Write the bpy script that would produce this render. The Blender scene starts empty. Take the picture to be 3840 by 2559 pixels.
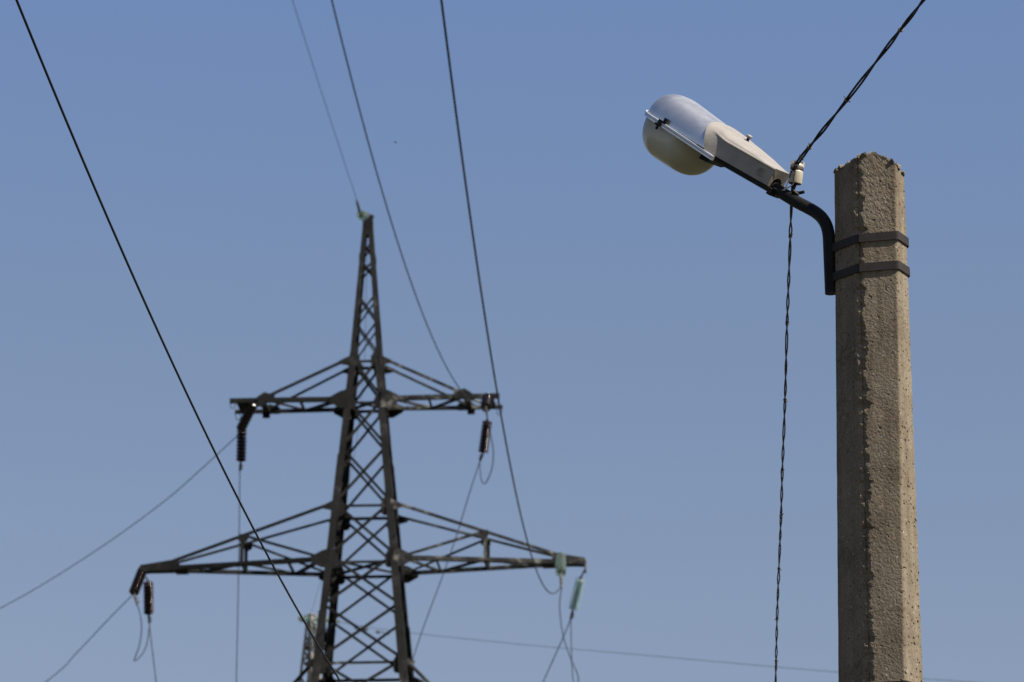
import bpy, bmesh, math, random
from mathutils import Vector, Matrix, noise
R = math.radians
random.seed(7)
sc = bpy.context.scene
COL = sc.collection

# ------------------------------------------------------------------ camera
PITCH, F_PX = R(16.4), 18000.0
CAM = Vector((0, 0, 1.6))
cd = bpy.data.cameras.new("camera")
cam = bpy.data.objects.new("camera", cd)
COL.objects.link(cam)
cam.location = CAM
cam.rotation_euler = (R(90) + PITCH, 0, 0)
cd.sensor_width = 36.0
cd.lens = 36.0 * F_PX / 3840.0
cd.clip_start, cd.clip_end = 0.1, 9000.0
cd.dof.use_dof = True
cd.dof.focus_distance = 18.3
cd.dof.aperture_fstop = 12.0
sc.camera = cam

# ------------------------------------------------------------------ daylight
SUN_EL, SUN_AZ = R(47), R(121)          # azimuth clockwise from +Y (the view direction)
w = bpy.data.worlds.new("World")
sc.world = w
w.use_nodes = True
nt = w.node_tree
bg = nt.nodes["Background"]
sky = nt.nodes.new("ShaderNodeTexSky")
sky.sky_type = 'NISHITA'
sky.sun_disc = False
sky.sun_elevation, sky.sun_rotation = SUN_EL, SUN_AZ
sky.air_density, sky.dust_density, sky.ozone_density = 1.0, 1.0, 1.0
tint = nt.nodes.new("ShaderNodeMix")
tint.data_type, tint.blend_type = 'RGBA', 'MULTIPLY'
tint.inputs[0].default_value = 1.0
# summer haze: the air warms and pales towards the horizon (by the sine of the elevation)
wtc = nt.nodes.new("ShaderNodeTexCoord")
wsep = nt.nodes.new("ShaderNodeSeparateXYZ")
nt.links.new(wtc.outputs["Generated"], wsep.inputs[0])
haze = nt.nodes.new("ShaderNodeValToRGB")
nt.links.new(wsep.outputs["Z"], haze.inputs[0])
he = haze.color_ramp.elements
he[0].position, he[0].color = 0.20, (1.14, 0.985, 0.965, 1)
he[1].position, he[1].color = 0.36, (1.05, 1.085, 1.265, 1)
hm = he.new(0.285); hm.color = (1.10, 1.02, 1.045, 1)
nt.links.new(haze.outputs[0], tint.inputs[7])
nt.links.new(sky.outputs[0], tint.inputs[6])
nt.links.new(tint.outputs[2], bg.inputs[0])
bg.inputs[1].default_value = 0.050
ld = bpy.data.lights.new("sun", 'SUN')
ld.energy, ld.angle, ld.color = 5.0, R(0.5), (1.0, 0.94, 0.85)
sun = bpy.data.objects.new("sun", ld)
COL.objects.link(sun)
SUN = Vector((math.sin(SUN_AZ) * math.cos(SUN_EL), math.cos(SUN_AZ) * math.cos(SUN_EL), math.sin(SUN_EL)))
sun.rotation_euler = SUN.to_track_quat('Z', 'Y').to_euler()
sun.location = (30, -20, 40)
sc.view_settings.view_transform = 'Standard'
sc.view_settings.look = 'None'
sc.view_settings.gamma = 1.0
sc.view_settings.exposure = 1.0
sc.view_settings.use_curve_mapping = False
sc.cycles.max_bounces = 8

# ------------------------------------------------------------------ helpers
FW = Vector((0, math.cos(PITCH), math.sin(PITCH)))
UP = Vector((0, -math.sin(PITCH), math.cos(PITCH)))
XR = Vector((1, 0, 0))


def P(px, py, Y):
    """World point at world distance Y that stands where pixel (px, py) of the photograph looks."""
    d = FW + XR * ((px - 1920) / F_PX) + UP * ((1279.5 - py) / F_PX)
    return CAM + d * (Y / d.y)


def tag(o, label=None, cat=None, group=None, kind=None):
    if label: o['label'] = label
    if cat: o['category'] = cat
    if group: o['group'] = group
    if kind: o['kind'] = kind
    return o


def thing(name, label, cat, loc=(0, 0, 0), group=None):
    o = bpy.data.objects.new(name, None)
    o.empty_display_size = 0.2
    o.location = loc
    COL.objects.link(o)
    return tag(o, label, cat, group)


def obj(name, bm, mat, parent=None, smooth=False, world=True):
    """Link a bmesh as one mesh object. Geometry is given in world space (or in the parent's space)."""
    if parent is not None and world:
        p, base = parent, Vector((0, 0, 0))
        while p is not None:
            base += p.location
            p = p.parent
        bmesh.ops.translate(bm, verts=bm.verts, vec=-base)
    bmesh.ops.recalc_face_normals(bm, faces=bm.faces)
    me = bpy.data.meshes.new(name)
    bm.to_mesh(me)
    bm.free()
    if mat: me.materials.append(mat)
    if smooth:
        for p in me.polygons: p.use_smooth = True
    o = bpy.data.objects.new(name, me)
    COL.objects.link(o)
    if parent is not None: o.parent = parent
    return o


def auto_smooth(o, ang=35):
    me = o.data
    for p in me.polygons: p.use_smooth = True
    try:
        me.set_sharp_from_angle(angle=R(ang))
    except Exception:
        pass
    return o


def frame_of(t):
    t = t.normalized()
    a = Vector((0, 0, 1)) if abs(t.z) < 0.9 else Vector((1, 0, 0))
    s = t.cross(a).normalized()
    return s, s.cross(t).normalized()


def tube(bm, pts, r, n=8, cap=True):
    """Tube along a path with a transported frame; r is a number or one radius per point."""
    pts = [Vector(p) for p in pts]
    N = len(pts)
    rs = r if isinstance(r, (list, tuple)) else [r] * N
    t0 = (pts[1] - pts[0]).normalized()
    s, u = frame_of(t0)
    rings = []
    for i in range(N):
        if i == 0: t = pts[1] - pts[0]
        elif i == N - 1: t = pts[-1] - pts[-2]
        else: t = pts[i + 1] - pts[i - 1]
        t = t.normalized()
        s = (s - t * s.dot(t)).normalized()
        u = t.cross(s)
        rings.append([bm.verts.new(pts[i] + (s * math.cos(2 * math.pi * k / n) + u * math.sin(2 * math.pi * k / n)) * rs[i]) for k in range(n)])
    for a, b in zip(rings, rings[1:]):
        for k in range(n):
            bm.faces.new((a[k], a[(k + 1) % n], b[(k + 1) % n], b[k]))
    if cap:
        bm.faces.new(rings[0][::-1])
        bm.faces.new(rings[-1])


def lathe(bm, p, q, prof, n=20):
    """Surface of revolution about p->q; prof = [(t along, radius)], t measured in metres from p."""
    p, q = Vector(p), Vector(q)
    t = (q - p).normalized()
    s, u = frame_of(t)
    rings = []
    for d, r in prof:
        rings.append([bm.verts.new(p + t * d + (s * math.cos(2 * math.pi * k / n) + u * math.sin(2 * math.pi * k / n)) * max(r, 1e-4)) for k in range(n)])
    for a, b in zip(rings, rings[1:]):
        for k in range(n):
            bm.faces.new((a[k], a[(k + 1) % n], b[(k + 1) % n], b[k]))
    bm.faces.new(rings[0][::-1])
    bm.faces.new(rings[-1])


def box(bm, c, ax, ay, az):
    """Box at c with half-extent vectors ax, ay, az."""
    c, ax, ay, az = Vector(c), Vector(ax), Vector(ay), Vector(az)
    v = [bm.verts.new(c + ax * i + ay * j + az * k) for i in (-1, 1) for j in (-1, 1) for k in (-1, 1)]
    for f in ((0, 1, 3, 2), (4, 6, 7, 5), (0, 4, 5, 1), (2, 3, 7, 6), (0, 2, 6, 4), (1, 5, 7, 3)):
        bm.faces.new([v[i] for i in f])


def angle_bar(bm, p, q, d1, d2, a, t=0.012):
    """Rolled L section from p to q: heel on the line, one leg along d1, the other along d2."""
    p, q = Vector(p), Vector(q)
    ax = (q - p).normalized()
    d1 = Vector(d1); d1 = (d1 - ax * d1.dot(ax)).normalized()
    d2 = Vector(d2); d2 = d2 - ax * d2.dot(ax); d2 = (d2 - d1 * d2.dot(d1)).normalized()
    prof = [(0, 0), (a, 0), (a, t), (t, t), (t, a), (0, a)]
    A = [bm.verts.new(p + d1 * x + d2 * y) for x, y in prof]
    B = [bm.verts.new(q + d1 * x + d2 * y) for x, y in prof]
    for k in range(6):
        bm.faces.new((A[k], A[(k + 1) % 6], B[(k + 1) % 6], B[k]))
    bm.faces.new(A[::-1])
    bm.faces.new(B)


def plate(bm, pts, nrm, t):
    """Flat plate with outline pts and thickness t along nrm (centred)."""
    nrm = Vector(nrm).normalized()
    a = [bm.verts.new(Vector(p) - nrm * t / 2) for p in pts]
    b = [bm.verts.new(Vector(p) + nrm * t / 2) for p in pts]
    n = len(pts)
    for k in range(n):
        bm.faces.new((a[k], a[(k + 1) % n], b[(k + 1) % n], b[k]))
    bm.faces.new(a[::-1])
    bm.faces.new(b)


def smooth_path(pts, n=12):
    """Catmull-Rom through the points."""
    pts = [Vector(p) for p in pts]
    q = [pts[0] * 2 - pts[1]] + pts + [pts[-1] * 2 - pts[-2]]
    out = []
    for i in range(1, len(q) - 2):
        for k in range(n):
            t = k / n
            a, b, c, d = q[i - 1], q[i], q[i + 1], q[i + 2]
            out.append(0.5 * ((2 * b) + (c - a) * t + (2 * a - 5 * b + 4 * c - d) * t * t + (3 * b - a - 3 * c + d) * t ** 3))
    out.append(pts[-1])
    return out


# ------------------------------------------------------------------ materials
def new_mat(name):
    m = bpy.data.materials.new(name)
    m.use_nodes = True
    n = m.node_tree
    return m, n, n.nodes["Principled BSDF"]


def noise_node(n, scale, detail=4, rough=0.6, vec=None):
    t = n.nodes.new("ShaderNodeTexNoise")
    t.inputs["Scale"].default_value = scale
    t.inputs["Detail"].default_value = detail
    t.inputs["Roughness"].default_value = rough
    if vec is not None: n.links.new(vec, t.inputs["Vector"])
    return t


def ramp_node(n, fac, stops):
    r = n.nodes.new("ShaderNodeValToRGB")
    n.links.new(fac, r.inputs[0])
    el = r.color_ramp.elements
    while len(el) < len(stops): el.new(0.5)
    for e, (p, c) in zip(el, stops):
        e.position = p
        e.color = (c[0], c[1], c[2], 1)
    return r


def simple_mat(name, c1, c2, scale=8, rough=0.6, metal=0.0, bump=0.0, bscale=60, spec=0.5):
    m, n, b = new_mat(name)
    tc = n.nodes.new("ShaderNodeTexCoord")
    t = noise_node(n, scale, 5, 0.65, tc.outputs["Object"])
    r = ramp_node(n, t.outputs[0], [(0.32, c1), (0.68, c2)])
    n.links.new(r.outputs[0], b.inputs["Base Color"])
    b.inputs["Roughness"].default_value = rough
    b.inputs["Metallic"].default_value = metal
    b.inputs["Specular IOR Level"].default_value = spec
    if bump:
        t2 = noise_node(n, bscale, 4, 0.6, tc.outputs["Object"])
        bp = n.nodes.new("ShaderNodeBump")
        bp.inputs["Strength"].default_value = bump
        bp.inputs["Distance"].default_value = 0.003
        n.links.new(t2.outputs[0], bp.inputs["Height"])
        n.links.new(bp.outputs[0], b.inputs["Normal"])
    return m


def concrete_mat():
    m, n, b = new_mat("weathered_concrete")
    tc = n.nodes.new("ShaderNodeTexCoord")
    big = noise_node(n, 7, 6, 0.7, tc.outputs["Object"])
    col = ramp_node(n, big.outputs[0], [(0.30, (0.124, 0.100, 0.071)), (0.50, (0.166, 0.138, 0.100)), (0.72, (0.196, 0.167, 0.124))])
    fine = noise_node(n, 150, 3, 0.7, tc.outputs["Object"])
    fr = ramp_node(n, fine.outputs[0], [(0.30, (0.62, 0.60, 0.57)), (0.55, (1, 1, 1)), (0.80, (1.18, 1.16, 1.12))])
    mx = n.nodes.new("ShaderNodeMix"); mx.data_type = 'RGBA'; mx.blend_type = 'MULTIPLY'; mx.inputs[0].default_value = 1
    n.links.new(col.outputs[0], mx.inputs[6]); n.links.new(fr.outputs[0], mx.inputs[7])
    # aggregate grains: dark and pale stones
    vo = n.nodes.new("ShaderNodeTexVoronoi"); vo.inputs["Scale"].default_value = 85
    n.links.new(tc.outputs["Object"], vo.inputs["Vector"])
    sep = n.nodes.new("ShaderNodeSeparateColor"); n.links.new(vo.outputs["Color"], sep.inputs[0])
    pick = ramp_node(n, sep.outputs[0], [(0.90, (0, 0, 0)), (0.92, (1, 1, 1))])
    tone = ramp_node(n, sep.outputs[1], [(0.0, (0.045, 0.045, 0.05)), (0.55, (0.11, 0.085, 0.065)), (0.8, (0.30, 0.28, 0.25)), (1.0, (0.24, 0.13, 0.09))])
    near = ramp_node(n, vo.outputs["Distance"], [(0.28, (1, 1, 1)), (0.42, (0, 0, 0))])
    mm = n.nodes.new("ShaderNodeMath"); mm.operation = 'MULTIPLY'
    n.links.new(pick.outputs[0], mm.inputs[0]); n.links.new(near.outputs[0], mm.inputs[1])
    mx2 = n.nodes.new("ShaderNodeMix"); mx2.data_type = 'RGBA'
    n.links.new(mm.outputs[0], mx2.inputs[0]); n.links.new(mx.outputs[2], mx2.inputs[6]); n.links.new(tone.outputs[0], mx2.inputs[7])
    # rain streaks running down the faces, and a few hairline cracks
    mp = n.nodes.new("ShaderNodeMapping"); mp.inputs["Scale"].default_value = (26, 26, 1.6)
    n.links.new(tc.outputs["Object"], mp.inputs["Vector"])
    st = ramp_node(n, noise_node(n, 1.0, 5, 0.6, mp.outputs[0]).outputs[0], [(0.34, (0.80, 0.78, 0.76)), (0.52, (1, 1, 1)), (0.70, (1.10, 1.09, 1.07))])
    mp2 = n.nodes.new("ShaderNodeMapping"); mp2.inputs["Scale"].default_value = (5, 5, 1.5); mp2.inputs["Rotation"].default_value = (0.5, 0.35, 0.2)
    wv = noise_node(n, 9, 4, 0.6, tc.outputs["Object"])
    wa = n.nodes.new("ShaderNodeMix"); wa.data_type = 'RGBA'; wa.blend_type = 'ADD'; wa.inputs[0].default_value = 0.10
    n.links.new(tc.outputs["Object"], wa.inputs[6]); n.links.new(wv.outputs[1], wa.inputs[7])
    n.links.new(wa.outputs[2], mp2.inputs["Vector"])
    ce = n.nodes.new("ShaderNodeTexVoronoi"); ce.feature = 'DISTANCE_TO_EDGE'; ce.inputs["Scale"].default_value = 1.0
    n.links.new(mp2.outputs[0], ce.inputs["Vector"])
    cr = ramp_node(n, ce.outputs["Distance"], [(0.0, (0.55, 0.52, 0.50)), (0.010, (1, 1, 1))])
    m3 = n.nodes.new("ShaderNodeMix"); m3.data_type = 'RGBA'; m3.blend_type = 'MULTIPLY'; m3.inputs[0].default_value = 1
    n.links.new(mx2.outputs[2], m3.inputs[6]); n.links.new(st.outputs[0], m3.inputs[7])
    m4 = n.nodes.new("ShaderNodeMix"); m4.data_type = 'RGBA'; m4.blend_type = 'MULTIPLY'; m4.inputs[0].default_value = 0.7
    n.links.new(m3.outputs[2], m4.inputs[6]); n.links.new(cr.outputs[0], m4.inputs[7])
    n.links.new(m4.outputs[2], b.inputs["Base Color"])
    b.inputs["Roughness"].default_value = 1.0
    b.inputs["Specular IOR Level"].default_value = 0.04
    b1 = n.nodes.new("ShaderNodeBump"); b1.inputs["Strength"].default_value = 0.32; b1.inputs["Distance"].default_value = 0.003
    t2 = noise_node(n, 260, 4, 0.7, tc.outputs["Object"])
    n.links.new(t2.outputs[0], b1.inputs["Height"])
    n.links.new(b1.outputs[0], b.inputs["Normal"])
    return m


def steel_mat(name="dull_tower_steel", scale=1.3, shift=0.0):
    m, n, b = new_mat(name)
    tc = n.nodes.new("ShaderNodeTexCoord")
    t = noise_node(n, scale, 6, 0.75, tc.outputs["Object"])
    r = ramp_node(n, t.outputs[0], [(0.36, (0.006, 0.006, 0.0055)), (0.56 - shift, (0.012, 0.012, 0.011)), (0.65 - shift, (0.033, 0.032, 0.029)), (0.73 - shift, (0.145, 0.139, 0.122))])  # palest stops paint sunlit patches into the steel colour
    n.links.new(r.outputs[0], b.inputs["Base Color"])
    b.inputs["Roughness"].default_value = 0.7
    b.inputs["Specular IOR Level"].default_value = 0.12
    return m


def shell_mat():
    m, n, b = new_mat("dull_aluminium")
    tc = n.nodes.new("ShaderNodeTexCoord")
    t = noise_node(n, 9, 5, 0.6, tc.outputs["Object"])
    r = ramp_node(n, t.outputs[0], [(0.3, (0.60, 0.59, 0.57)), (0.7, (0.69, 0.68, 0.655))])
    n.links.new(r.outputs[0], b.inputs["Base Color"])
    rr = ramp_node(n, noise_node(n, 26, 4, 0.6, tc.outputs["Object"]).outputs[0], [(0.3, (0.32, 0.32, 0.32)), (0.7, (0.39, 0.39, 0.39))])
    n.links.new(rr.outputs[0], b.inputs["Roughness"])
    b.inputs["Metallic"].default_value = 0.91
    bp = n.nodes.new("ShaderNodeBump"); bp.inputs["Strength"].default_value = 0.05; bp.inputs["Distance"].default_value = 0.003
    n.links.new(noise_node(n, 24, 3, 0.5, tc.outputs["Object"]).outputs[0], bp.inputs["Height"])
    n.links.new(bp.outputs[0], b.inputs["Normal"])
    return m


def bowl_mat():
    m, n, b = new_mat("yellowed_milky_glass")
    tc = n.nodes.new("ShaderNodeTexCoord")
    t = noise_node(n, 7, 4, 0.6, tc.outputs["Object"])
    r = ramp_node(n, t.outputs[0], [(0.3, (0.36, 0.345, 0.25)), (0.7, (0.50, 0.49, 0.39))])
    n.links.new(r.outputs[0], b.inputs["Base Color"])
    b.inputs["Roughness"].default_value = 0.28
    b.inputs["Coat Weight"].default_value = 0.35
    b.inputs["Coat Roughness"].default_value = 0.12
    tr = n.nodes.new("ShaderNodeBsdfTranslucent")
    tr.inputs["Color"].default_value = (0.62, 0.58, 0.40, 1)
    mix = n.nodes.new("ShaderNodeMixShader"); mix.inputs[0].default_value = 0.28
    n.links.new(b.outputs[0], mix.inputs[1]); n.links.new(tr.outputs[0], mix.inputs[2])
    n.links.new(mix.outputs[0], n.nodes["Material Output"].inputs[0])
    return m


def glass_mat():
    m, n, b = new_mat("green_insulator_glass")
    b.inputs["Base Color"].default_value = (0.30, 0.62, 0.50, 1)
    b.inputs["Roughness"].default_value = 0.08
    b.inputs["Transmission Weight"].default_value = 0.9
    b.inputs["IOR"].default_value = 1.5
    t = noise_node(n, 4, 2)
    r = ramp_node(n, t.outputs[0], [(0.3, (0.70, 0.90, 0.82)), (0.7, (0.78, 0.94, 0.87))])
    n.links.new(r.outputs[0], b.inputs["Base Color"])
    return m


M = dict(
    concrete=concrete_mat(), steel=steel_mat(), paler=steel_mat("paler_tower_steel", 2.2, 0.10), shell=shell_mat(), bowl=bowl_mat(), glass=glass_mat(),
    paint=simple_mat("faded_grey_paint", (0.175, 0.165, 0.142), (0.252, 0.225, 0.198), 11, 0.5, 0.0, 0.40, 15),
    pipe=simple_mat("black_painted_pipe", (0.004, 0.004, 0.0035), (0.012, 0.011, 0.010), 16, 0.55, 0.0, 0.15, 150, 0.12),
    band=simple_mat("brown_rusted_strap", (0.013, 0.0095, 0.008), (0.023, 0.017, 0.0145), 30, 0.65, 0.0, 0.15, 180, 0.3),
    dark=simple_mat("dark_metal", (0.006, 0.006, 0.005), (0.014, 0.013, 0.011), 30, 0.6, 0.0, 0, 60, 0.2),
    rim=simple_mat("bright_rim_metal", (0.55, 0.55, 0.55), (0.70, 0.70, 0.70), 20, 0.38, 0.65),
    porcelain=simple_mat("cream_porcelain", (0.33, 0.29, 0.215), (0.40, 0.36, 0.28), 30, 0.3, 0.0, 0.05, 60),
    brown=simple_mat("brown_glazed_porcelain", (0.007, 0.0028, 0.002), (0.015, 0.006, 0.0042), 5, 0.12),
    cable=simple_mat("black_cable_rubber", (0.005, 0.005, 0.004), (0.012, 0.011, 0.010), 40, 0.6, 0.0, 0, 60, 0.25),
    tie=simple_mat("weathered_tie_wire", (0.03, 0.025, 0.02), (0.12, 0.10, 0.075), 300, 0.6),
    wire=simple_mat("oxidised_conductor", (0.010, 0.012, 0.015), (0.020, 0.022, 0.026), 3, 0.7, 0.0, 0, 60, 0.2),
    fitting=simple_mat("galvanised_fitting", (0.018, 0.016, 0.013), (0.075, 0.068, 0.055), 6, 0.6),
    bird=simple_mat("dark_plumage", (0.012, 0.011, 0.010), (0.03, 0.027, 0.022), 60, 0.8),
    ground=simple_mat("dry_grass_soil", (0.024, 0.026, 0.012), (0.046, 0.040, 0.023), 0.15, 0.95),
)

# ------------------------------------------------------------------ ground
bm = bmesh.new()
for i in range(33):
    pass
rings = []
for rad in (0.5, 20, 60, 150, 400, 1200, 4000):
    rings.append([bm.verts.new((rad * math.cos(2 * math.pi * k / 48), 40 + rad * math.sin(2 * math.pi * k / 48), 0)) for k in range(48)])
for a, b in zip(rings, rings[1:]):
    for k in range(48): bm.faces.new((a[k], a[(k + 1) % 48], b[(k + 1) % 48], b[k]))
bm.faces.new(rings[0])
tag(obj("ground", bm, M['ground']), kind='structure')

# ------------------------------------------------------------------ lattice towers
ZP = 38.65           # the body narrows up to here, the peak starts
Z_TOP = 42.86
Z_TIE = [38.62, 34.40, 29.92]
Z_ARM = [37.40, 32.78, 28.30]
TU, TV, TZ = Vector((1, 0, 0)), Vector((0, 1, 0)), Vector((0, 0, 1))


def width(z):
    return 0.88 + (ZP - z) * 0.179 if z <= ZP else 0.88 - (z - ZP) * 0.151


def corner(su, sv, z, off=0.0):
    h = width(z) / 2 + off
    return Vector((su * h, sv * h, z))


def build_tower():
    root = thing("transmission_tower", "tall dark steel lattice transmission tower with two visible tiers of crossarms", "transmission tower")
    add = lambda name, bm, par=root, mt='steel': obj(name, bm, M[mt], par, world=False)
    for su in (-1, 1):
        for sv in (-1, 1):
            bm = bmesh.new()
            for z0, z1, a, off in ((0.0, 31.35, 0.23, 0.045), (31.0, 35.85, 0.20, 0.022), (35.3, ZP + 0.25, 0.185, 0.0), (ZP - 0.1, Z_TOP, 0.125, -0.004)):
                angle_bar(bm, corner(su, sv, z0, off), corner(su, sv, z1, off), (-su, 0, 0), (0, -sv, 0), a, 0.016)
            add("leg", bm)
    levels = [ZP - 0.02, 37.40, 36.02, 34.40, 32.90, 31.50, 29.92, 28.40, 26.2, 23.6, 20.4, 16.4, 11.8, 6.2, 0.2]
    peak = [(38.72, 39.72), (39.74, 40.52), (41.05, 41.53), (41.60, 42.10)]
    faces = ((TU, -TV), (TU, TV), (TV, -TU), (TV, TU))
    for al, nr in faces:
        bm = bmesh.new()

        def fp(s, z, inset=0.05, dep=0.02):
            h = width(z) / 2
            return al * (s * (h - inset)) + nr * (h - dep) + TZ * z
        def panel(bm, zt, zb):
            a = 0.075 if zb > 26 else 0.11
            if zb > ZP: a = 0.05
            for s in (-1, 1):
                angle_bar(bm, fp(-s, zb, dep=0.03 + 0.02 * (s > 0)), fp(s, zt, dep=0.03 + 0.02 * (s > 0)), TZ, -nr, a, 0.010)
        for zt, zb in zip(levels, levels[1:]): panel(bm, zt, zb)
        for z in [ZP - 0.03] + Z_ARM + Z_TIE[1:]:
            angle_bar(bm, fp(-1, z, 0.03, 0.075), fp(1, z, 0.03, 0.075), -TZ, -nr, 0.075, 0.010)
        add("bracing", bm)
        for zb, zt in peak:
            bm = bmesh.new(); panel(bm, zt, zb)
            add("peak_brace", bm)
        for z in [ZP - 0.05, 37.35] + [34.30, 32.80, 29.80]:
            for s in (-1, 1):
                h = width(z) / 2
                hw_, hh = (0.15, 0.26) if z < 35 else (0.12, 0.20)
                c = al * (s * (h - 0.17)) + nr * (h - 0.012) + TZ * (z + 0.02)
                pts = [c + al * (s * hw_) + TZ * hh, c - al * (s * hw_ * 0.4) + TZ * hh, c - al * (s * hw_) + TZ * hh * 0.35,
                       c - al * (s * hw_) - TZ * hh * 0.75, c - al * (s * hw_ * 0.5) - TZ * hh, c + al * (s * hw_) - TZ * hh]
                bm = bmesh.new()
                plate(bm, pts, nr, 0.014)
                add("gusset_plate", bm)
    # plan bracing where the arms meet the body
    for z in Z_ARM:
        bm = bmesh.new()
        a = 0.07
        angle_bar(bm, corner(-1, -1, z) * 0.94 + TZ * z * 0.06, corner(1, 1, z) * 0.94 + TZ * z * 0.06, (1, -1, 0), TZ, a, 0.01)
        angle_bar(bm, corner(-1, 1, z) * 0.94 + TZ * (z * 0.06 + 0.02), corner(1, -1, z) * 0.94 + TZ * (z * 0.06 + 0.02), (1, 1, 0), TZ, a, 0.01)
        add("plan_bracing", bm)
    # cap of the peak
    for s_ in (-1, 1):
        bm = bmesh.new()
        plate(bm, [Vector((-0.15, s_ * 0.152, 42.32)), Vector((0.15, s_ * 0.152, 42.32)), Vector((0.130, s_ * 0.150, 42.90)), Vector((-0.130, s_ * 0.150, 42.90))], TV, 0.012)
        add("cap_plate", bm)
        bm = bmesh.new()
        plate(bm, [Vector((s_ * 0.225, -0.185, 41.58)), Vector((s_ * 0.225, 0.185, 41.58)), Vector((s_ * 0.212, 0.175, 41.78)), Vector((s_ * 0.212, -0.175, 41.78))], TU, 0.012)
        add("cap_plate", bm)
    bm = bmesh.new()
    lathe(bm, (0, 0, 42.89), (0, 0, 43.0), [(0, 0.17), (0.02, 0.17), (0.03, 0.06), (0.10, 0.05), (0.12, 0.02)], 12)
    add("peak_cap", bm)
    bm = bmesh.new()
    lathe(bm, (0.10, 0.05, 42.90), (0.10, 0.05, 43.0), [(0, 0.03), (0.07, 0.03), (0.09, 0.012)], 8)
    add("cap_bolt", bm)
    # crossarms
    for k, za in enumerate(Z_ARM):
        zt = Z_TIE[k]
        for su in (-1, 1):
            bm = bmesh.new()
            rw = width(za) / 2
            if k == 1:
                L, ut, um, e0, e1 = (6.20 if su < 0 else 6.05), 5.30, 3.30, 0.17, 0.12
            else:
                L, ut, um, e0, e1 = 3.72, 2.75, None, 0.60, 0.60
            def cp(u, sv, dz=0.0):       # point on a chord
                if k == 1:
                    v = rw + (e0 - rw) * min(1, (u - rw) / (ut - rw)) if u < ut else e0 + (e1 - e0) * (u - ut) / (L - ut)
                else:
                    v = rw + (e0 - rw) * min(1, max(0, (u - rw) / (2.2 - rw)))
                return Vector((su * u, sv * v, za + dz))
            ks = [rw - 0.05, ut, L] if k == 1 else [rw - 0.05, 2.2, L]
            for sv in (-1, 1):
                for a_, b_ in zip(ks, ks[1:]):
                    angle_bar(bm, cp(a_, sv), cp(b_ + 0.02, sv), (0, -sv, 0), TZ, 0.125, 0.012)
                # root gusset
                r0 = cp(rw, sv, 0.02)
                plate(bm, [r0 + Vector((-su * 0.1, sv * 0.02, 0.32)), r0 + Vector((su * 0.12, sv * 0.02, 0.26)), r0 + Vector((su * 0.42, sv * 0.02, 0.10)),
                           r0 + Vector((su * 0.42, sv * 0.02, -0.06)), r0 + Vector((su * 0.14, sv * 0.02, -0.22)), r0 + Vector((-su * 0.1, sv * 0.02, -0.22))], TV, 0.014)
            # zigzag between the chords, lying in the plane of the arm
            nodes = [rw + 0.05, 1.75, 2.75, 3.45] if k != 1 else [rw + 0.1, 2.0, 3.3, 4.5, 5.3]
            sv = -1
            for i, (a_, b_) in enumerate(zip(nodes, nodes[1:])):
                angle_bar(bm, cp(a_, sv, 0.03), cp(b_, -sv, 0.03), TZ, (1, 0, 0), 0.085 if i == 0 else 0.07, 0.01)
                angle_bar(bm, cp(b_, -1, 0.015), cp(b_, 1, 0.015), TZ, (su, 0, 0), 0.065, 0.01)
                sv = -sv
            if k == 1:
                for sv in (-1, 1):       # deep end box
                    plate(bm, [cp(5.15, sv, 0.0) + Vector((0, sv * .02, 0)), cp(5.15, sv, 0.27) + Vector((0, sv * .02, 0)), cp(5.35, sv, 0.28) + Vector((0, sv * .02, 0)),
                               cp(L, sv, 0.16) + Vector((0, sv * .02, 0)), cp(L, sv, -0.04) + Vector((0, sv * .02, 0)), cp(L - 0.25, sv, -0.02) + Vector((0, sv * .02, 0))], TV, 0.014)
                box(bm, (su * (L - 0.36), 0, za + 0.17), (0.33, 0, 0), (0, 0.125, 0), (0, 0, 0.010))
                box(bm, (su * 5.05, 0, za - 0.03), (0.17, 0, 0), (0, 0.15, 0), (0, 0, 0.03))
                box(bm, (su * L, 0, za - 0.06), (0.025, 0, 0), (0, 0.10, 0), (0, 0, 0.16))
            else:
                for sv in (-1, 1):
                    c = cp(2.72, sv, 0.12) + Vector((0, sv * 0.022, 0))
                    plate(bm, [c + Vector((-su * .24, 0, -.13)), c + Vector((-su * .24, 0, .06)), c + Vector((su * .05, 0, .16)), c + Vector((su * .26, 0, .02)), c + Vector((su * .26, 0, -.13))], TV, 0.014)
                    box(bm, cp(2.86, sv, -0.04), (0.10, 0, 0), (0, 0.06, 0), (0, 0, 0.08))
                box(bm, (su * 3.40, 0, za + 0.04), (0.16, 0, 0), (0, 0.58, 0), (0, 0, 0.035))
                box(bm, (su * 2.85, 0, za + 0.02), (0.05, 0, 0), (0, 0.58, 0), (0, 0, 0.05))
            mt = 'paler' if su > 0 else 'steel'  # right arms: bare steel with its sunlit look painted into a paler colour
            arm = add("crossarm", bm, root, mt)
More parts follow.
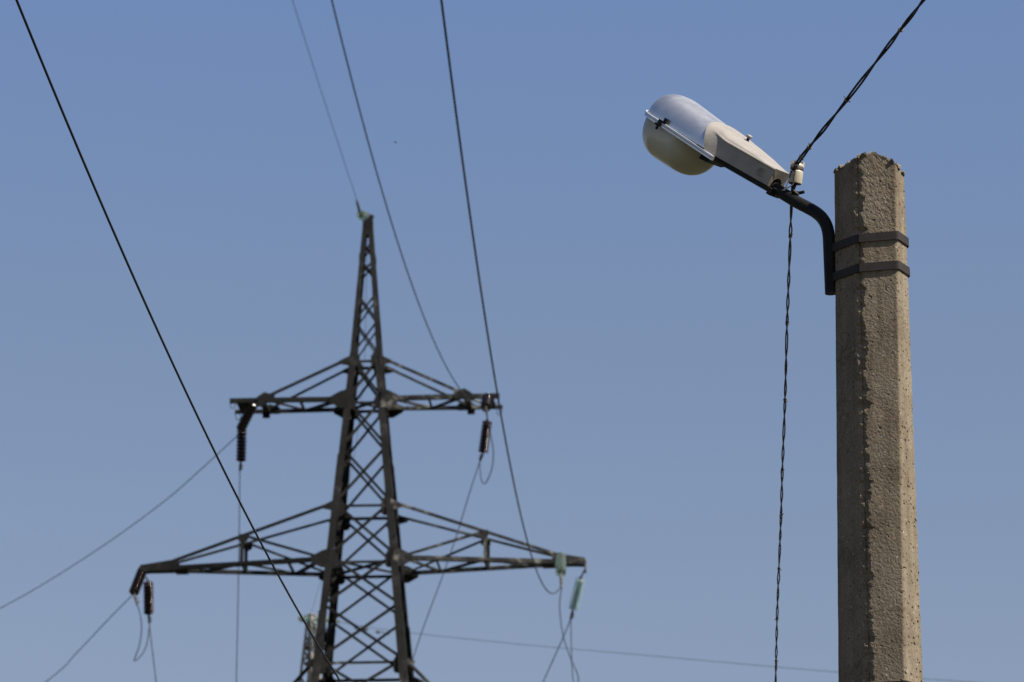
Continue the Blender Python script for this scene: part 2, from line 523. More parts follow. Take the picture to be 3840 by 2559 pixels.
            for sv in (-1, 1):
                bm = bmesh.new()
                tw = width(zt) / 2
                p0 = Vector((su * tw, sv * tw, zt))
                p1 = cp(ut, sv, 0.22 if k == 1 else 0.10)
                angle_bar(bm, p0, p1, TZ, (0, -sv, 0), 0.075, 0.010)
                plate(bm, [p0 + Vector((-su * .05, sv * .02, .12)), p0 + Vector((su * .10, sv * .02, .05)), p0 + Vector((su * .30, sv * .02, -.05)), p0 + Vector((su * .26, sv * .02, -.13)), p0 + Vector((-su * .05, sv * .02, -.2))], TV, 0.012)
                if k == 1:
                    f = (um - tw) / (ut - tw)
                    pm = p0.lerp(p1, f)
                    angle_bar(bm, cp(um, sv, 0.05), pm, (su, 0, 0), (0, -sv, 0), 0.095, 0.010)
                    angle_bar(bm, pm + Vector((-su * .03, 0, -.02)), cp(rw + 0.25, sv, 0.10), TZ, (0, -sv, 0), 0.07, 0.010)
                    plate(bm, [pm + Vector((-.16, sv * .02, -.10)), pm + Vector((-.12, sv * .02, .06)), pm + Vector((.12, sv * .02, .06)), pm + Vector((.12, sv * .02, -.12)), pm + Vector((0, sv * .02, -.2))], TV, 0.012)
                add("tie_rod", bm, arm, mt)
                if k != 1:
                    bm = bmesh.new()
                    c = cp(L - 0.07, sv, -0.02)
                    tube(bm, [c + Vector((-.06 * su, 0, 0.01)), c + Vector((-.075 * su, 0, -.09)), c + Vector((-.02 * su, 0, -.15)), c + Vector((.05 * su, 0, -.13)), c + Vector((.07 * su, 0, 0.0))], 0.011, 6)
                    add("shackle", bm, arm)
    return root


def copy_tree(o, parent=None):
    c = o.copy()
    COL.objects.link(c)
    c.parent = parent
    for ch in list(o.children): copy_tree(ch, c)
    return c


TOWER_Y = 128.0
tower = build_tower()
tower.location = (-4.03, TOWER_Y, 0)
tower.rotation_euler = (0, 0, R(-4.0))
tower['group'] = "lattice transmission towers"
far = copy_tree(tower)
q = P(1166, 2318, 176.0)
far.location = (q.x, 176.0, q.z - 42.8)
far.rotation_euler = (0, 0, R(-37))
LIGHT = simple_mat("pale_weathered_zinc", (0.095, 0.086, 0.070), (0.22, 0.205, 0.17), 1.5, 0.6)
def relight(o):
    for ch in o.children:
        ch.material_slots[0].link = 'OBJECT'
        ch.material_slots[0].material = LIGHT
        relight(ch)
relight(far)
far['label'] = "farther lattice tower whose narrow sunlit peak shows behind the left leg of the big tower"


# ------------------------------------------------------------------ insulator strings
DISC = {}


def disc_mesh(kind):
    if kind not in DISC:
        bm = bmesh.new()
        sc_ = 1.0
        lathe(bm, (0, 0, 0), (0, 0, 1), [(0.0, 0.035), (0.012, 0.048), (0.05, 0.050), (0.058, 0.09), (0.066, 0.128), (0.084, 0.143), (0.112, 0.142), (0.120, 0.132), (0.104, 0.118), (0.112, 0.100),
                                           (0.098, 0.085), (0.112, 0.072), (0.098, 0.055), (0.118, 0.030), (0.140, 0.022)], 24)
        bmesh.ops.recalc_face_normals(bm, faces=bm.faces)
        me = bpy.data.meshes.new("disc")
        bm.to_mesh(me); bm.free()
        me.materials.append(M['glass'] if kind == 'glass' else M['brown'])
        me.materials.append(M['fitting'])
        for p in me.polygons:
            p.use_smooth = True
            c = p.center
            if (c.x ** 2 + c.y ** 2) ** .5 < 0.046: p.material_index = 1
        DISC[kind] = me
    return DISC[kind]


def string(p, q, kind, label, n=None, tail=None, group="insulator strings on the transmission tower", head=None):
    """Chain of cap-and-pin discs from p to q; tail = end point of the conductor clamp, head = shackle start."""
    p, q = Vector(p), Vector(q)
    root = thing("insulator_string", label, "insulator", p, group)
    L = (q - p).length
    n = n or max(2, round(L / 0.13))
    step = L / n
    rot = (q - p).normalized().to_track_quat('Z', 'Y')
    for i in range(n):
        o = bpy.data.objects.new("disc", disc_mesh(kind))
        COL.objects.link(o)
        o.parent = root
        o.location = (q - p) * (i / n)
        o.rotation_mode = 'QUATERNION'
        o.rotation_quaternion = rot
        s = step / 0.14
        o.scale = (1, 1, s)
    if head is not None:
        bm = bmesh.new()
        tube(bm, [head, p], 0.022, 8)
        lathe(bm, p, q, [(-0.06, 0.02), (-0.03, 0.045), (0.01, 0.045)], 10)
        obj("shackle", bm, M['fitting'], root)
    if tail is not None:
        bm = bmesh.new()
        tail = Vector(tail)
        tube(bm, [q - (q - p).normalized() * 0.01, q.lerp(tail, .3), q.lerp(tail, .32), tail], [0.022, 0.03, 0.045, 0.028], 8)
        s, u = frame_of(tail - q)
        for f in (0.5, 0.75):
            box(bm, q.lerp(tail, f) + u * 0.03, s * 0.02, u * 0.045, (tail - q).normalized() * 0.018)
        obj("tension_clamp", bm, M['fitting'], root)
    return root


def tw(u, v, z):
    """Point given in the tower's own frame."""
    c, s = math.cos(R(-4)), math.sin(R(-4))
    return Vector((tower.location.x + u * c - v * s, TOWER_Y + u * s + v * c, z))


Yt = TOWER_Y
S = {}
S['ulA'] = string(P(955, 1505, 127.8), P(903, 1610, 128.6), 'brown', "brown insulator string slanting down-left from the end of the upper left crossarm", 9, P(893, 1632, 128.8), head=tw(-3.1, -0.1, 37.38))
S['ulB'] = string(P(907, 1608, 128.9), P(904, 1728, 129.5), 'brown', "brown insulator string hanging straight down with glinting sheds, below the upper left crossarm", 9, P(899, 1768, 129.6), head=P(914, 1560, 128.6))
S['mlA'] = string(P(536, 2136, 128.5), P(502, 2222, 127.9), 'brown', "brown insulator string slanting down-left off the tip of the lower left crossarm", 9, P(516, 2272, 127.9), head=tw(-6.15, 0, 32.7))
S['mlB'] = string(P(556, 2182, 128.9), P(558, 2300, 129.6), 'brown', "brown insulator string hanging straight down beside the slanting one at the lower left crossarm tip", 9, P(560, 2340, 129.7), head=P(548, 2165, 128.8))
S['urA'] = string(P(1826, 1490, 127.0), P(1822, 1528, 126.1), 'brown', "brown insulator string seen end-on at the tip of the upper right crossarm", 9, P(1823, 1548, 125.8), head=tw(3.42, 0, 37.42))
S['urB'] = string(P(1828, 1578, 128.2), P(1812, 1695, 128.8), 'brown', "dark brown insulator string hanging below the tip of the upper right crossarm", 9, P(1800, 1730, 128.9), head=P(1822, 1505, 127.6))
S['mrA'] = string(P(2104, 2085, 127.0), P(2103, 2148, 126.2), 'glass', "dark green glass insulator string seen end-on in front of the lower right crossarm", 9, P(2106, 2205, 125.9), head=tw(5.45, 0, 33.05))
S['mrB'] = string(P(2178, 2168, 127.6), P(2150, 2285, 128.1), 'glass', "pale green glass insulator string slanting below the tip of the lower right crossarm", 9, P(2139, 2325, 128.2), head=tw(6.02, 0, 32.62))
S['pk'] = string(tw(-0.06, -0.05, 42.90), tw(-0.16, -0.45, 42.80), 'glass', "short green glass insulator string on the very top of the big lattice tower", 3, P(1337, 752, 127.0))

GF = "insulator strings on the far tower"
S['fa'] = string(far.location + Vector((-0.12, -0.1, 42.75)), far.location + Vector((-0.36, -0.45, 42.65)), 'glass', "green glass insulator string on the left of the far tower's peak", 3, far.location + Vector((-0.42, -0.6, 42.6)), GF)
S['fb'] = string(far.location + Vector((0.12, -0.05, 42.75)), P(1258, 2331, 175.3), 'glass', "green glass insulator string right of the far tower's peak, behind the big tower's leg", 6, P(1275, 2334, 175.3), GF)


# ------------------------------------------------------------------ overhead wires
def wire(name, pts, r, label, cat="power line", group=None, n=8):
    bm = bmesh.new()
    tube(bm, pts, r, n)
    o = obj(name, bm, M['wire'], None, True)
    return tag(o, label, cat, group)


GW = "power line conductors"


def toward(S0, k, m, c, s1, n=90):
    return [Vector((S0.x + k * s, S0.y - s, S0.z - m * s + c * s * s)) for s in [s1 * i / n for i in range(n + 1)]]


wire("earth_wire", toward(P(1338, 750, 126), -0.029, 0.134, 0.0003, 112), 0.0075, "thin pale earth wire running up from the top of the big tower", "earth wire", GW)
wire("conductor_wire", toward(P(1825, 1540, 126), -0.0386, 0.2724, 0.00207, 112), 0.0135, "middle dark conductor running up out of frame from the upper right crossarm", "power line", GW)
wire("conductor_wire", toward(P(2105, 2195, 126), -0.0295, 0.2796, 0.00186, 112), 0.0150, "black conductor curving up out of frame from the end-on green glass insulator", "power line", GW)
# slack spans leaving the far side
wire("conductor_wire", smooth_path([P(893, 1632, 128.8), P(760, 1755, 131.5), P(600, 1893, 134.5), P(330, 2085, 139), P(0, 2282, 145), P(-500, 2520, 155)], 10), 0.0125, "blurred conductor leaving the upper left crossarm and falling to the left edge", "power line", GW)
wire("conductor_wire", smooth_path([P(497, 2232, 127.8), P(400, 2330, 130), P(290, 2446, 132.5), P(168, 2561, 135), P(-300, 2900, 145)], 10), 0.0125, "blurred conductor running from the lower left crossarm tip to the bottom left corner", "power line", GW)
wire("conductor_wire", smooth_path([P(899, 1768, 129.6), P(897, 2000, 132), P(892, 2280, 135), P(886, 2560, 138), P(878, 2900, 142)], 10), 0.0125, "blurred conductor dropping nearly straight down from the upper left insulators", "power line", GW)
wire("conductor_wire", smooth_path([P(560, 2340, 129.7), P(570, 2430, 131), P(586, 2562, 133), P(612, 2800, 137)], 10), 0.0125, "blurred conductor dropping from the lower left insulators to the bottom edge", "power line", GW)
wire("conductor_wire", smooth_path([P(1800, 1730, 128.9), P(1762, 1845, 130.5), P(1718, 1990, 132.5), P(1660, 2160, 135), P(1600, 2320, 137.5), P(1552, 2460, 140), P(1500, 2640, 143)], 10), 0.0135, "blurred conductor slanting from the upper right insulators down behind the tower", "power line", GW)
wire("conductor_wire", smooth_path([P(2139, 2325, 128.2), P(2108, 2400, 129.2), P(2072, 2480, 130.3), P(2036, 2561, 131.5), P(1960, 2740, 134)], 10), 0.0145, "blurred conductor slanting down-left from the pale green glass insulators", "power line", GW)
wire("earth_wire", smooth_path([tw(0.05, 0.1, 42.8), P(1374, 1050, 137), P(1366, 1350, 144), P(1330, 1700, 153), P(1262, 2000, 162), P(1203, 2180, 169), P(1164, 2312, 176)], 10), 0.006, "faint earth wire hanging between the two tower peaks", "earth wire", GW)
e2 = smooth_path([P(1275, 2334, 175.3), P(1460, 2364, 173), P(1900, 2412, 168), P(2500, 2465, 162), P(3150, 2522, 155), P(4200, 2600, 144)], 10)
wire("earth_wire", e2, 0.0080, "very faint wire running right from the far tower along the bottom of the sky", "earth wire", GW)
for (a, b), lab in ((((1338, 2347), (1372, 2352)), "dumbbell vibration damper on the faint wire, the one nearer the far tower's peak"),
                    (((1418, 2362), (1452, 2368)), "dumbbell vibration damper on the faint wire, the one nearer the big tower's right leg")):
    p0, p1 = P(*a, 174.6), P(*b, 174)
    dn = Vector((0, 0, -0.09))
    bm = bmesh.new()
    tube(bm, [p0 + dn, p1 + dn], 0.013, 6)
    for pp in (p0, p1):
        lathe(bm, pp + dn - Vector((.09, 0, 0)), pp + dn + Vector((.09, 0, 0)), [(0, .02), (0.03, .05), (0.15, .05), (0.18, .02)], 10)
    m_ = (p0 + p1) / 2
    tube(bm, [m_ + dn, m_ + Vector((0, 0, 0.01))], 0.012, 6)
    tag(obj("vibration_damper", bm, M['fitting']), lab, "damper", "vibration dampers on the faint wire")
GJ = "jumper loops"
wire("jumper_cable", smooth_path([P(516, 2270, 127.9), P(527, 2310, 127.9), P(531, 2360, 128), P(523, 2420, 128.2), P(508, 2462, 128.6), P(503, 2478, 128.7), P(514, 2474, 128.8), P(536, 2450, 129.2), P(552, 2410, 129.5), P(561, 2345, 129.7)], 8), 0.0140, "jumper loop hanging below the insulators at the lower left crossarm tip", "jumper cable", GJ)
wire("jumper_cable", smooth_path([P(1823, 1546, 125.9), P(1838, 1620, 126.2), P(1850, 1690, 126.8), P(1846, 1750, 127.4), P(1829, 1800, 127.9), P(1815, 1814, 128.2), P(1804, 1795, 128.5), P(1799, 1735, 128.9)], 8), 0.0140, "small jumper loop under the upper right insulators", "jumper cable", GJ)
wire("jumper_cable", smooth_path([P(2106, 2203, 125.9), P(2099, 2260, 126), P(2101, 2310, 126.2), P(2113, 2390, 126.5), P(2140, 2470, 127), P(2166, 2530, 127.4), P(2168, 2565, 127.7), P(2158, 2572, 127.9), P(2148, 2540, 128), P(2143, 2440, 128.1), P(2141, 2325, 128.2)], 8), 0.013, "long jumper loop hanging between the two green glass insulators to the bottom edge", "jumper cable", GJ)
# near low-voltage wire, in focus
wire("distribution_wire", [Vector((-1.82549 + .10286 * s, 15.5 + s, 7.68568 - .15702 * s + .00861 * s * s)) for s in [-6 + 24 * i / 80 for i in range(81)]], 0.0052,
     "sharp black wire crossing the left of the picture in front of the lattice tower", "power line")

# ------------------------------------------------------------------ concrete pole
YC = 17.0
pc = P(3360, 600, YC)
PX = 1 / ((YC * math.cos(PITCH) + (pc.z - 1.6) * math.sin(PITCH)) and 1004.0)
Z0 = P(3360, 600, YC).z            # height of the flat top at the near right edge


def outline(z):
    """Cross-section corners A B C D G E (anticlockwise seen from above is not needed), local to the edge C at the top."""
    d = max(0.0, Z0 - z)
    d = min(d, 2.2) + 0.35 * max(0.0, d - 2.2)
    x0, y0 = pc.x, YC
    g = d
    return [Vector((x0 - 0.224 - 0.011 * g, y0 + 0.147 + 0.004 * g, z)),      # A left silhouette
            Vector((x0 - 0.145 + 0.001 * g, y0 + 0.0375 - 0.004 * g, z)),     # B chipped edge
            Vector((x0 - 0.006 * g, y0 - 0.006 * g, z)),                       # C near right edge
            Vector((x0 + 0.039 + 0.013 * g, y0 + 0.085 + 0.006 * g, z)),       # D right silhouette
            Vector((x0 + 0.008 + 0.010 * g, y0 + 0.19 + 0.012 * g, z)),        # G
            Vector((x0 - 0.165 - 0.006 * g, y0 + 0.235 + 0.012 * g, z))]       # E


SEG = [30, 34, 24, 10, 14, 12]
CUM = [sum(SEG[:i]) for i in range(7)]
NP_ = CUM[-1]
TOPZ = [0.000, 0.022, 0.036, -0.016, -0.046, -0.03, 0.0]   # broken top: A, B, mid BC, C, D, G, E


def top_offset(e, f):
    if e == 0: return TOPZ[0] * (1 - f) + TOPZ[1] * f
    if e == 1:
        return TOPZ[1] * (1 - f / .5) + TOPZ[2] * f / .5 if f < .5 else TOPZ[2] * (1 - (f - .5) / .5) + TOPZ[3] * (f - .5) / .5
    if e == 2: return TOPZ[3] * (1 - f) + TOPZ[4] * f
    if e == 3: return TOPZ[4] * (1 - f) + TOPZ[5] * f
    if e == 4: return TOPZ[5] * (1 - f) + TOPZ[6] * f
    return TOPZ[6] * (1 - f) + TOPZ[0] * f


def nz(v, s, seed=0.0):
    return noise.noise(Vector((v.x * s + seed, v.y * s - seed, v.z * s + 3 * seed)))


def pole_point(i, z, zfall):
    e = max(k for k in range(6) if CUM[k] <= i)
    f = (i - CUM[e]) / SEG[e]
    c = outline(z)
    p, q = c[e], c[(e + 1) % 6]
    v = p.lerp(q, f)
    n = Vector((-(q - p).y, (q - p).x, 0)).normalized()
    mid = sum(c, Vector()) / 6
    if n.dot(v - mid) < 0: n = -n
    length = (q - p).length
    dl, dr = f * length, (1 - f) * length
    # round the corners a little
    rr = 0.010
    for dd, other in ((dl, (e - 1) % 6), (dr, (e + 1) % 6)):
        if dd < rr:
            v = v + (mid - v).normalized() * (0.0035 * (1 - dd / rr) ** 2)
    h = 0.0012 * nz(v, 10, 1) + 0.0003 * nz(v, 45, 2) + 0.0006 * nz(v, 130, 3)
    if e == 1:
        up = max(0.0, min(1.0, 1 - (Z0 - v.z) / 0.5))      # the casting is rougher near the broken end
        h += (0.0001 + 0.0011 * up) * nz(v, 70, 6) + (0.0006 + 0.0006 * up) * nz(v, 160, 8)
    # air holes
    pit = nz(v, 95, 11)
    if e in (2, 3) and pit > 0.46: h -= min(0.006, 0.030 * (pit - 0.46))
    if e in (0, 1) and pit > 0.60: h -= min(0.005, 0.030 * (pit - 0.60))
    # ragged fin and spalls along the edge between the shaded and the raking-lit face
    if e in (0, 1):
        db = dr if e == 0 else dl
        rag = 0.5 + 0.5 * nz(Vector((0, 0, v.z)), 9, 4) + 0.55 * nz(Vector((0, 0, v.z)), 34, 5) + 0.3 * nz(v, 85, 9)
        reach = 0.008 + 0.026 * max(0, rag) ** 1.3
        if db < reach:
            h -= (0.019 * max(0.1, rag)) * (1 - db / reach) ** 0.8
        elif e == 0 and db < 0.034:
            h += 0.0007 * (1 - abs(db - 0.024) / 0.010)
    if e in (2, 3):
        dd = dr if e == 2 else dl
        if dd < 0.012:
            h -= 0.006 * max(0, nz(v, 42, 7) + 0.25) * (1 - dd / 0.012)
    v = v + n * h
    v.z += zfall * top_offset(e, f)
    return v


bm = bmesh.new()
rows, z = [], Z0
step = 0.0045
zs = []
while z > Z0 - 2.32:
    zs.append(z); z -= step
zs += [Z0 - 2.6, Z0 - 3.2, Z0 - 4.2, Z0 - 5.6, -0.3]
for z in zs:
    fall = max(0.0, 1 - (Z0 - z) / 0.11)
    rows.append([bm.verts.new(pole_point(i, z, fall)) for i in range(NP_)])
for a, b in zip(rows, rows[1:]):
    for k in range(NP_): bm.faces.new((a[k], b[k], b[(k + 1) % NP_], a[(k + 1) % NP_]))
top = [v.co.copy() for v in rows[0]]
ctr = sum(top, Vector()) / NP_
prev = rows[0]
for j in range(1, 16):
    f = j / 16
    cur = []
    for k in range(NP_):
        v = top[k].lerp(ctr + Vector((0, 0, 0.012)), f)
        v.z += (0.016 * nz(v, 38, 21) + 0.011 * nz(v, 90, 22)) * min(1, f * 4) + 0.010 * min(1, f * 3)
        cur.append(bm.verts.new(v))
    for k in range(NP_): bm.faces.new((prev[k], prev[(k + 1) % NP_], cur[(k + 1) % NP_], cur[k]))
    prev = cur
bm.faces.new(prev)
for k, v in enumerate(rows[0]):
    v.co.z += 0.010 * nz(v.co, 60, 31) + 0.007 * nz(v.co, 140, 32)
# loose aggregate standing proud of the broken top
rnd = random.Random(3)
for _ in range(110):
    k = rnd.randrange(0, CUM[3] + 6)
    base = top[k % NP_].lerp(ctr, rnd.random() ** 1.5 * 0.7)
    r = 0.003 + 0.012 * rnd.random() ** 2.2
    res = bmesh.ops.create_icosphere(bm, subdivisions=1, radius=r)
    sq = Vector((rnd.uniform(.7, 1.3), rnd.uniform(.7, 1.3), rnd.uniform(.6, 1.1)))
    for v in res['verts']:
        c = Vector((v.co.x * sq.x, v.co.y * sq.y, v.co.z * sq.z)) * (1 + 0.5 * nz(v.co + base, 160, 40))
        v.co = base + Vector((0, 0, rnd.uniform(-0.004, 0.010))) + c
pole = thing("concrete_pole", "weathered concrete pole with a crumbling top carrying the street lamp", "utility pole", (pc.x - 0.1, YC + 0.12, 0))
o = obj("shaft", bm, M['concrete'], pole)


def strap(bm, z, h, off, t, tail=None):
    """Flat steel strap round the pole at height z (top edge)."""
    def loop(o_, zz):
        c = outline(zz)
        mid = sum(c, Vector()) / 6
        out = []
        n = len(c)
        for i in range(n):
            a, b, d = c[i - 1], c[i], c[(i + 1) % n]
            n1 = Vector((-(b - a).y, (b - a).x, 0)).normalized()
            n2 = Vector((-(d - b).y, (d - b).x, 0)).normalized()
            if n1.dot(b - mid) < 0: n1 = -n1
            if n2.dot(b - mid) < 0: n2 = -n2
            for f in (0.12, 0.5, 0.88):
                m = n1.lerp(n2, f).normalized()
                cosf = max(0.6, n1.lerp(n2, .5).normalized().dot(n1))
                lean = (f - 0.5) * 0.012
                side = (d - b).normalized() * max(0, lean) + (b - a).normalized() * min(0, lean)
                out.append(b + side + m * (o_ / (cosf if f == 0.5 else 1)) - (m * 0.002 if f == 0.5 else Vector()))
        return out
    a, b = loop(off, z), loop(off, z - h)
    c, d = loop(off + t, z), loop(off + t, z - h)
    n = len(a)
    V = [[bm.verts.new(p) for p in L_] for L_ in (a, c, d, b)]
    for i in range(n):
        j = (i + 1) % n
        for k in range(4):
            A, B = V[k], V[(k + 1) % 4]
            bm.faces.new((A[i], A[j], B[j], B[i]))


zb = P(3368, 2553, YC - 0.015).z
bm = bmesh.new(); strap(bm, zb, 0.034, 0.003, 0.005)
o = obj("clamp_band", bm, M['dark'], pole)

# ------------------------------------------------------------------ street lamp
BETA = math.atan((2916 - 1920) / F_PX) * 1.02     # the lamp stands this far right of the view axis
ALPHA, TILT = R(38), R(36.5)


def rot_los(v):
    c, s = math.cos(-BETA), math.sin(-BETA)
    return Vector((v.x * c - v.y * s, v.x * s + v.y * c, v.z))


AX = rot_los(Vector((-math.cos(ALPHA) * math.cos(TILT), math.sin(ALPHA) * math.cos(TILT), math.sin(TILT))))
AY = rot_los(Vector((math.sin(ALPHA), math.cos(ALPHA), 0)))
AZ = rot_los(Vector((math.cos(ALPHA) * math.sin(TILT), -math.sin(ALPHA) * math.sin(TILT), math.cos(TILT))))
HZ = rot_los(Vector((-math.cos(ALPHA), math.sin(ALPHA), 0)))
Ypipe = YC + 0.165
LO = P(2916, 714, Ypipe + 0.155)


def lp(x, y, z):
    return LO + AX * x + AY * y + AZ * z


lamp = thing("street_lamp", "grey street lamp with a silver hood and milky glass bowl on a curved black arm", "street lamp", P(3117, 1102, Ypipe))

# arm
pv0, pv1 = P(3117, 1102, Ypipe), P(3109, 905, Ypipe)
bend0, bend1 = pv1, lp(-0.085, 0, 0.0)
pts = [pv0.lerp(pv1, i / 6) for i in range(6)]
h1, h2 = Vector((0, 0, 0.115)), -AX * 0.115
for i in range(21):
    t = i / 20
    pts.append(bend0 * (1 - t) ** 3 + (bend0 + h1) * 3 * t * (1 - t) ** 2 + (bend1 + h2) * 3 * t * t * (1 - t) + bend1 * t ** 3)
pts += [lp(-0.04, 0, 0.0), lp(0.02, 0, 0), lp(0.10, 0, 0)]
bm = bmesh.new()
tube(bm, pts, 0.0235, 28)
o = obj("arm", bm, M['pipe'], lamp); auto_smooth(o)
ARM = pts
for yy in (867, 978):
    bm = bmesh.new()
    zt = P(3360, yy, YC - 0.006).z
    strap(bm, zt, 0.032, 0.0025, 0.004)
    # lugs out to the arm
    A = outline(zt)[0]
    pcn = P(3110, yy + 45, Ypipe)
    for s_ in (-1, 1):
        c = (A + pcn) / 2 + Vector((0, 0.012 + 0.02 * s_, 0)); c.z = zt - 0.0165
        dx = Vector((pcn.x - A.x, pcn.y - A.y, 0))
        box(bm, c, dx * 0.5 + dx.normalized() * 0.012, dx.normalized().cross(TZ) * 0.003, (0, 0, 0.0165))
    obj("clamp_band", bm, M['band'], lamp)


def stadium(xb, xf, r, n=64):
    out = []
    for k in range(n):
        a = 2 * math.pi * k / n
        cx = xf if math.cos(a) > 0 else xb
        out.append((cx + r * math.cos(a), r * math.sin(a), cx))
    return out


def dome(xb, xf, r, h, n_exp, rings=18, n=72, z0=0.0, sgn=1, swell=0.0):
    bm = bmesh.new()
    pl = stadium(xb, xf, r, n)
    xm = (xb + xf) / 2
    prev = None
    for j in range(rings + 1):
        ph = (math.pi / 2) * j / rings
        s = max(0.0, math.cos(ph)) ** (2 / n_exp)
        z = z0 + sgn * h * math.sin(ph) ** (2 / n_exp)
        if j == rings:
            v = [bm.verts.new(lp(cx, 0, z)) for _, _, cx in pl[:1]]
            seg = {}
            cur = []
            for x, y, cx in pl:
                if cx not in seg: seg[cx] = bm.verts.new(lp(cx, 0, z))
                cur.append(seg[cx])
            bm.verts.remove(v[0])
        else:
            cur = [bm.verts.new(lp(cx + (x - cx) * s, y * s, z)) for x, y, cx in pl]
        if swell:
            for vv in set(cur):
                d = vv.co - LO
                f = min(1.0, max(0.0, (d.dot(AX) - 0.33) / 0.17))
                vv.co += AZ * (d.dot(AZ) * swell * f * f * (3 - 2 * f))
        if prev:
            for k in range(n):
                q4 = [prev[k], prev[(k + 1) % n], cur[(k + 1) % n], cur[k]]
                u = []
                for vv in q4:
                    if vv not in u: u.append(vv)
                if len(u) >= 3:
                    try: bm.faces.new(u)
                    except ValueError: pass
        prev = cur
    return bm


XB, XF = 0.523, 0.608
shell = obj("lamp_hood", dome(0.345, XF, 0.1285, 0.098, 2.4, z0=0.004, swell=0.19), M['shell'], lamp, True)
bowl_o = obj("glass_bowl", dome(XB - 0.018, XF, 0.1245, 0.137, 2.25, z0=-0.008, sgn=-1), M['bowl'], lamp, True)
# rim: flanged frame round the bowl, straight sides running back to the hinge, sagging a little there
def sag(x): return -0.008 * max(0.0, XF - x) / 0.37


bm = bmesh.new()
prof = [(0.123, -0.012), (0.136, -0.012), (0.137, -0.006), (0.1345, -0.003), (0.1390, 0.000), (0.1390, 0.0055), (0.123, 0.006)]
path = [(0.252 + (XF - 0.252) * i / 10, -1, 0) for i in range(10)]
path += [(XF, math.sin(R(-90 + 180 * i / 40)), math.cos(R(-90 + 180 * i / 40))) for i in range(41)]
path += [(XF - (XF - 0.252) * i / 10, 1, 0) for i in range(1, 11)]
ringsv = []
for cx, dy, dx in path:
    ringsv.append([bm.verts.new(lp(cx + dx * r, dy * r, z + sag(cx))) for r, z in prof])
for a, b in zip(ringsv, ringsv[1:]):
    for k in range(len(prof)):
        kk = (k + 1) % len(prof)
        bm.faces.new((a[k], a[kk], b[kk], b[k]))
bm.faces.new(ringsv[0][::-1]); bm.faces.new(ringsv[-1])
o = obj("rim", bm, M['rim'], lamp); auto_smooth(o, 25)
bm = bmesh.new()
plate(bm, [lp(x, y, 0.0) for x, y, _ in stadium(0.345, XF, 0.122, 48)], AZ, 0.003)
obj("reflector_plate", bm, M['dark'], lamp)
# latch
bm = bmesh.new()
X_, Y_, Z_ = AX, AY, AZ
for x, y, z, a, b, c in ((0.572, -0.141, -0.002, 0.0085, 0.003, 0.013), (0.572, -0.142, -0.020, 0.004, 0.003, 0.010), (0.553, -0.136, 0.014, 0.007, 0.004, 0.012), (0.580, -0.140, -0.012, 0.0125, 0.003, 0.004), (0.562, -0.139, 0.008, 0.012, 0.003, 0.003)):
    box(bm, lp(x, y, z), X_ * a, Y_ * b, Z_ * c)
obj("latch", bm, M['dark'], lamp)


# housing
def ztop(x):
    ks = [(-0.02, 0.066), (0.0, 0.069), (0.04, 0.0735), (0.11, 0.0895), (0.18, 0.098), (0.24, 0.1030), (0.31, 0.1080), (0.42, 0.1095)]
    for (x0, a), (x1, b) in zip(ks, ks[1:]):
        if x <= x1: return a + (b - a) * (x - x0) / (x1 - x0)
    return ks[-1][1]


def superell(hw, h, n, m):
    return [(hw * max(0.0, math.cos(a)) ** (2 / n), h * max(0, math.sin(a)) ** (2 / n)) for a in [math.pi / 2 * i / m for i in range(m + 1)]]


def section(s, shrink=1.0):
    """Right-hand half outline from the bottom edge to the crown, for s from the seam (0) to the rear end (1)."""
    xs = 0.020 + 0.29 * (1 - s)
    hw = 0.1325 + (0.046 - 0.1325) * s
    M1 = 26
    e = superell(hw, 0.1095, 2.9, M1)
    zt = ztop(xs)
    bp = []
    for i in range(M1 + 1):
        f = i / M1
        if f <= 0.40: bp.append((hw, 0.066 * f / 0.40))
        elif f <= 0.46: bp.append((hw + 0.005, 0.0675))
        elif f <= 0.52: bp.append((hw + 0.003, 0.0715))
        else:
            g = (f - 0.52) / 0.48
            a = math.pi / 2 * g
            bp.append(((hw - 0.002) * max(0.0, math.cos(a)) ** 0.9, 0.0722 + (zt - 0.0722) * math.sin(a)))
    b = min(1.0, max(0.0, (s - 0.02) / 0.34)); b = b * b * (3 - 2 * b)
    half = [((1 - b) * p[0] + b * q[0], (1 - b) * p[1] + b * q[1]) for p, q in zip(e, bp)]
    out = []
    for y, z in half[::1]: out.append((-y * shrink, z))
    for y, z in half[-2::-1]: out.append((y * shrink, z))
    return [(xs + 0.73 * z * (1 - s) ** 1.0, y, z) for y, z in out]


bm = bmesh.new()
secs = [section(i / 40) for i in range(40)]
last = section(0.985)
secs.append([(x - 0.002 , y, z) for x, y, z in last])
secs.append([(0.019 - 0.10 * max(0, z - 0.05), y * 0.93, z) for x, y, z in last])
VV = [[bm.verts.new(lp(*p)) for p in s_] for s_ in secs]
for a, b in zip(VV, VV[1:]):
    for k in range(len(a) - 1): bm.faces.new((a[k], a[k + 1], b[k + 1], b[k]))
# rear face round the cable opening
N_ = len(VV[0])
arch, arch_in = [], []
for k in range(N_):
    a = math.pi * (1 - k / (N_ - 1))
    arch.append(bm.verts.new(lp(0.0185, 0.029 * math.cos(a), 0.040 * max(0.0, math.sin(a)) ** .8 if 0 < k < N_ - 1 else 0)))
    arch_in.append(bm.verts.new(lp(0.08, 0.027 * math.cos(a), 0.038 * max(0.0, math.sin(a)) ** .8 if 0 < k < N_ - 1 else 0)))
for k in range(N_ - 1):
    bm.faces.new((VV[-1][k], VV[-1][k + 1], arch[k + 1], arch[k]))
    bm.faces.new((arch[k], arch[k + 1], arch_in[k + 1], arch_in[k]))
hous = obj("gear_housing", bm, M['paint'], lamp); auto_smooth(hous, 32)
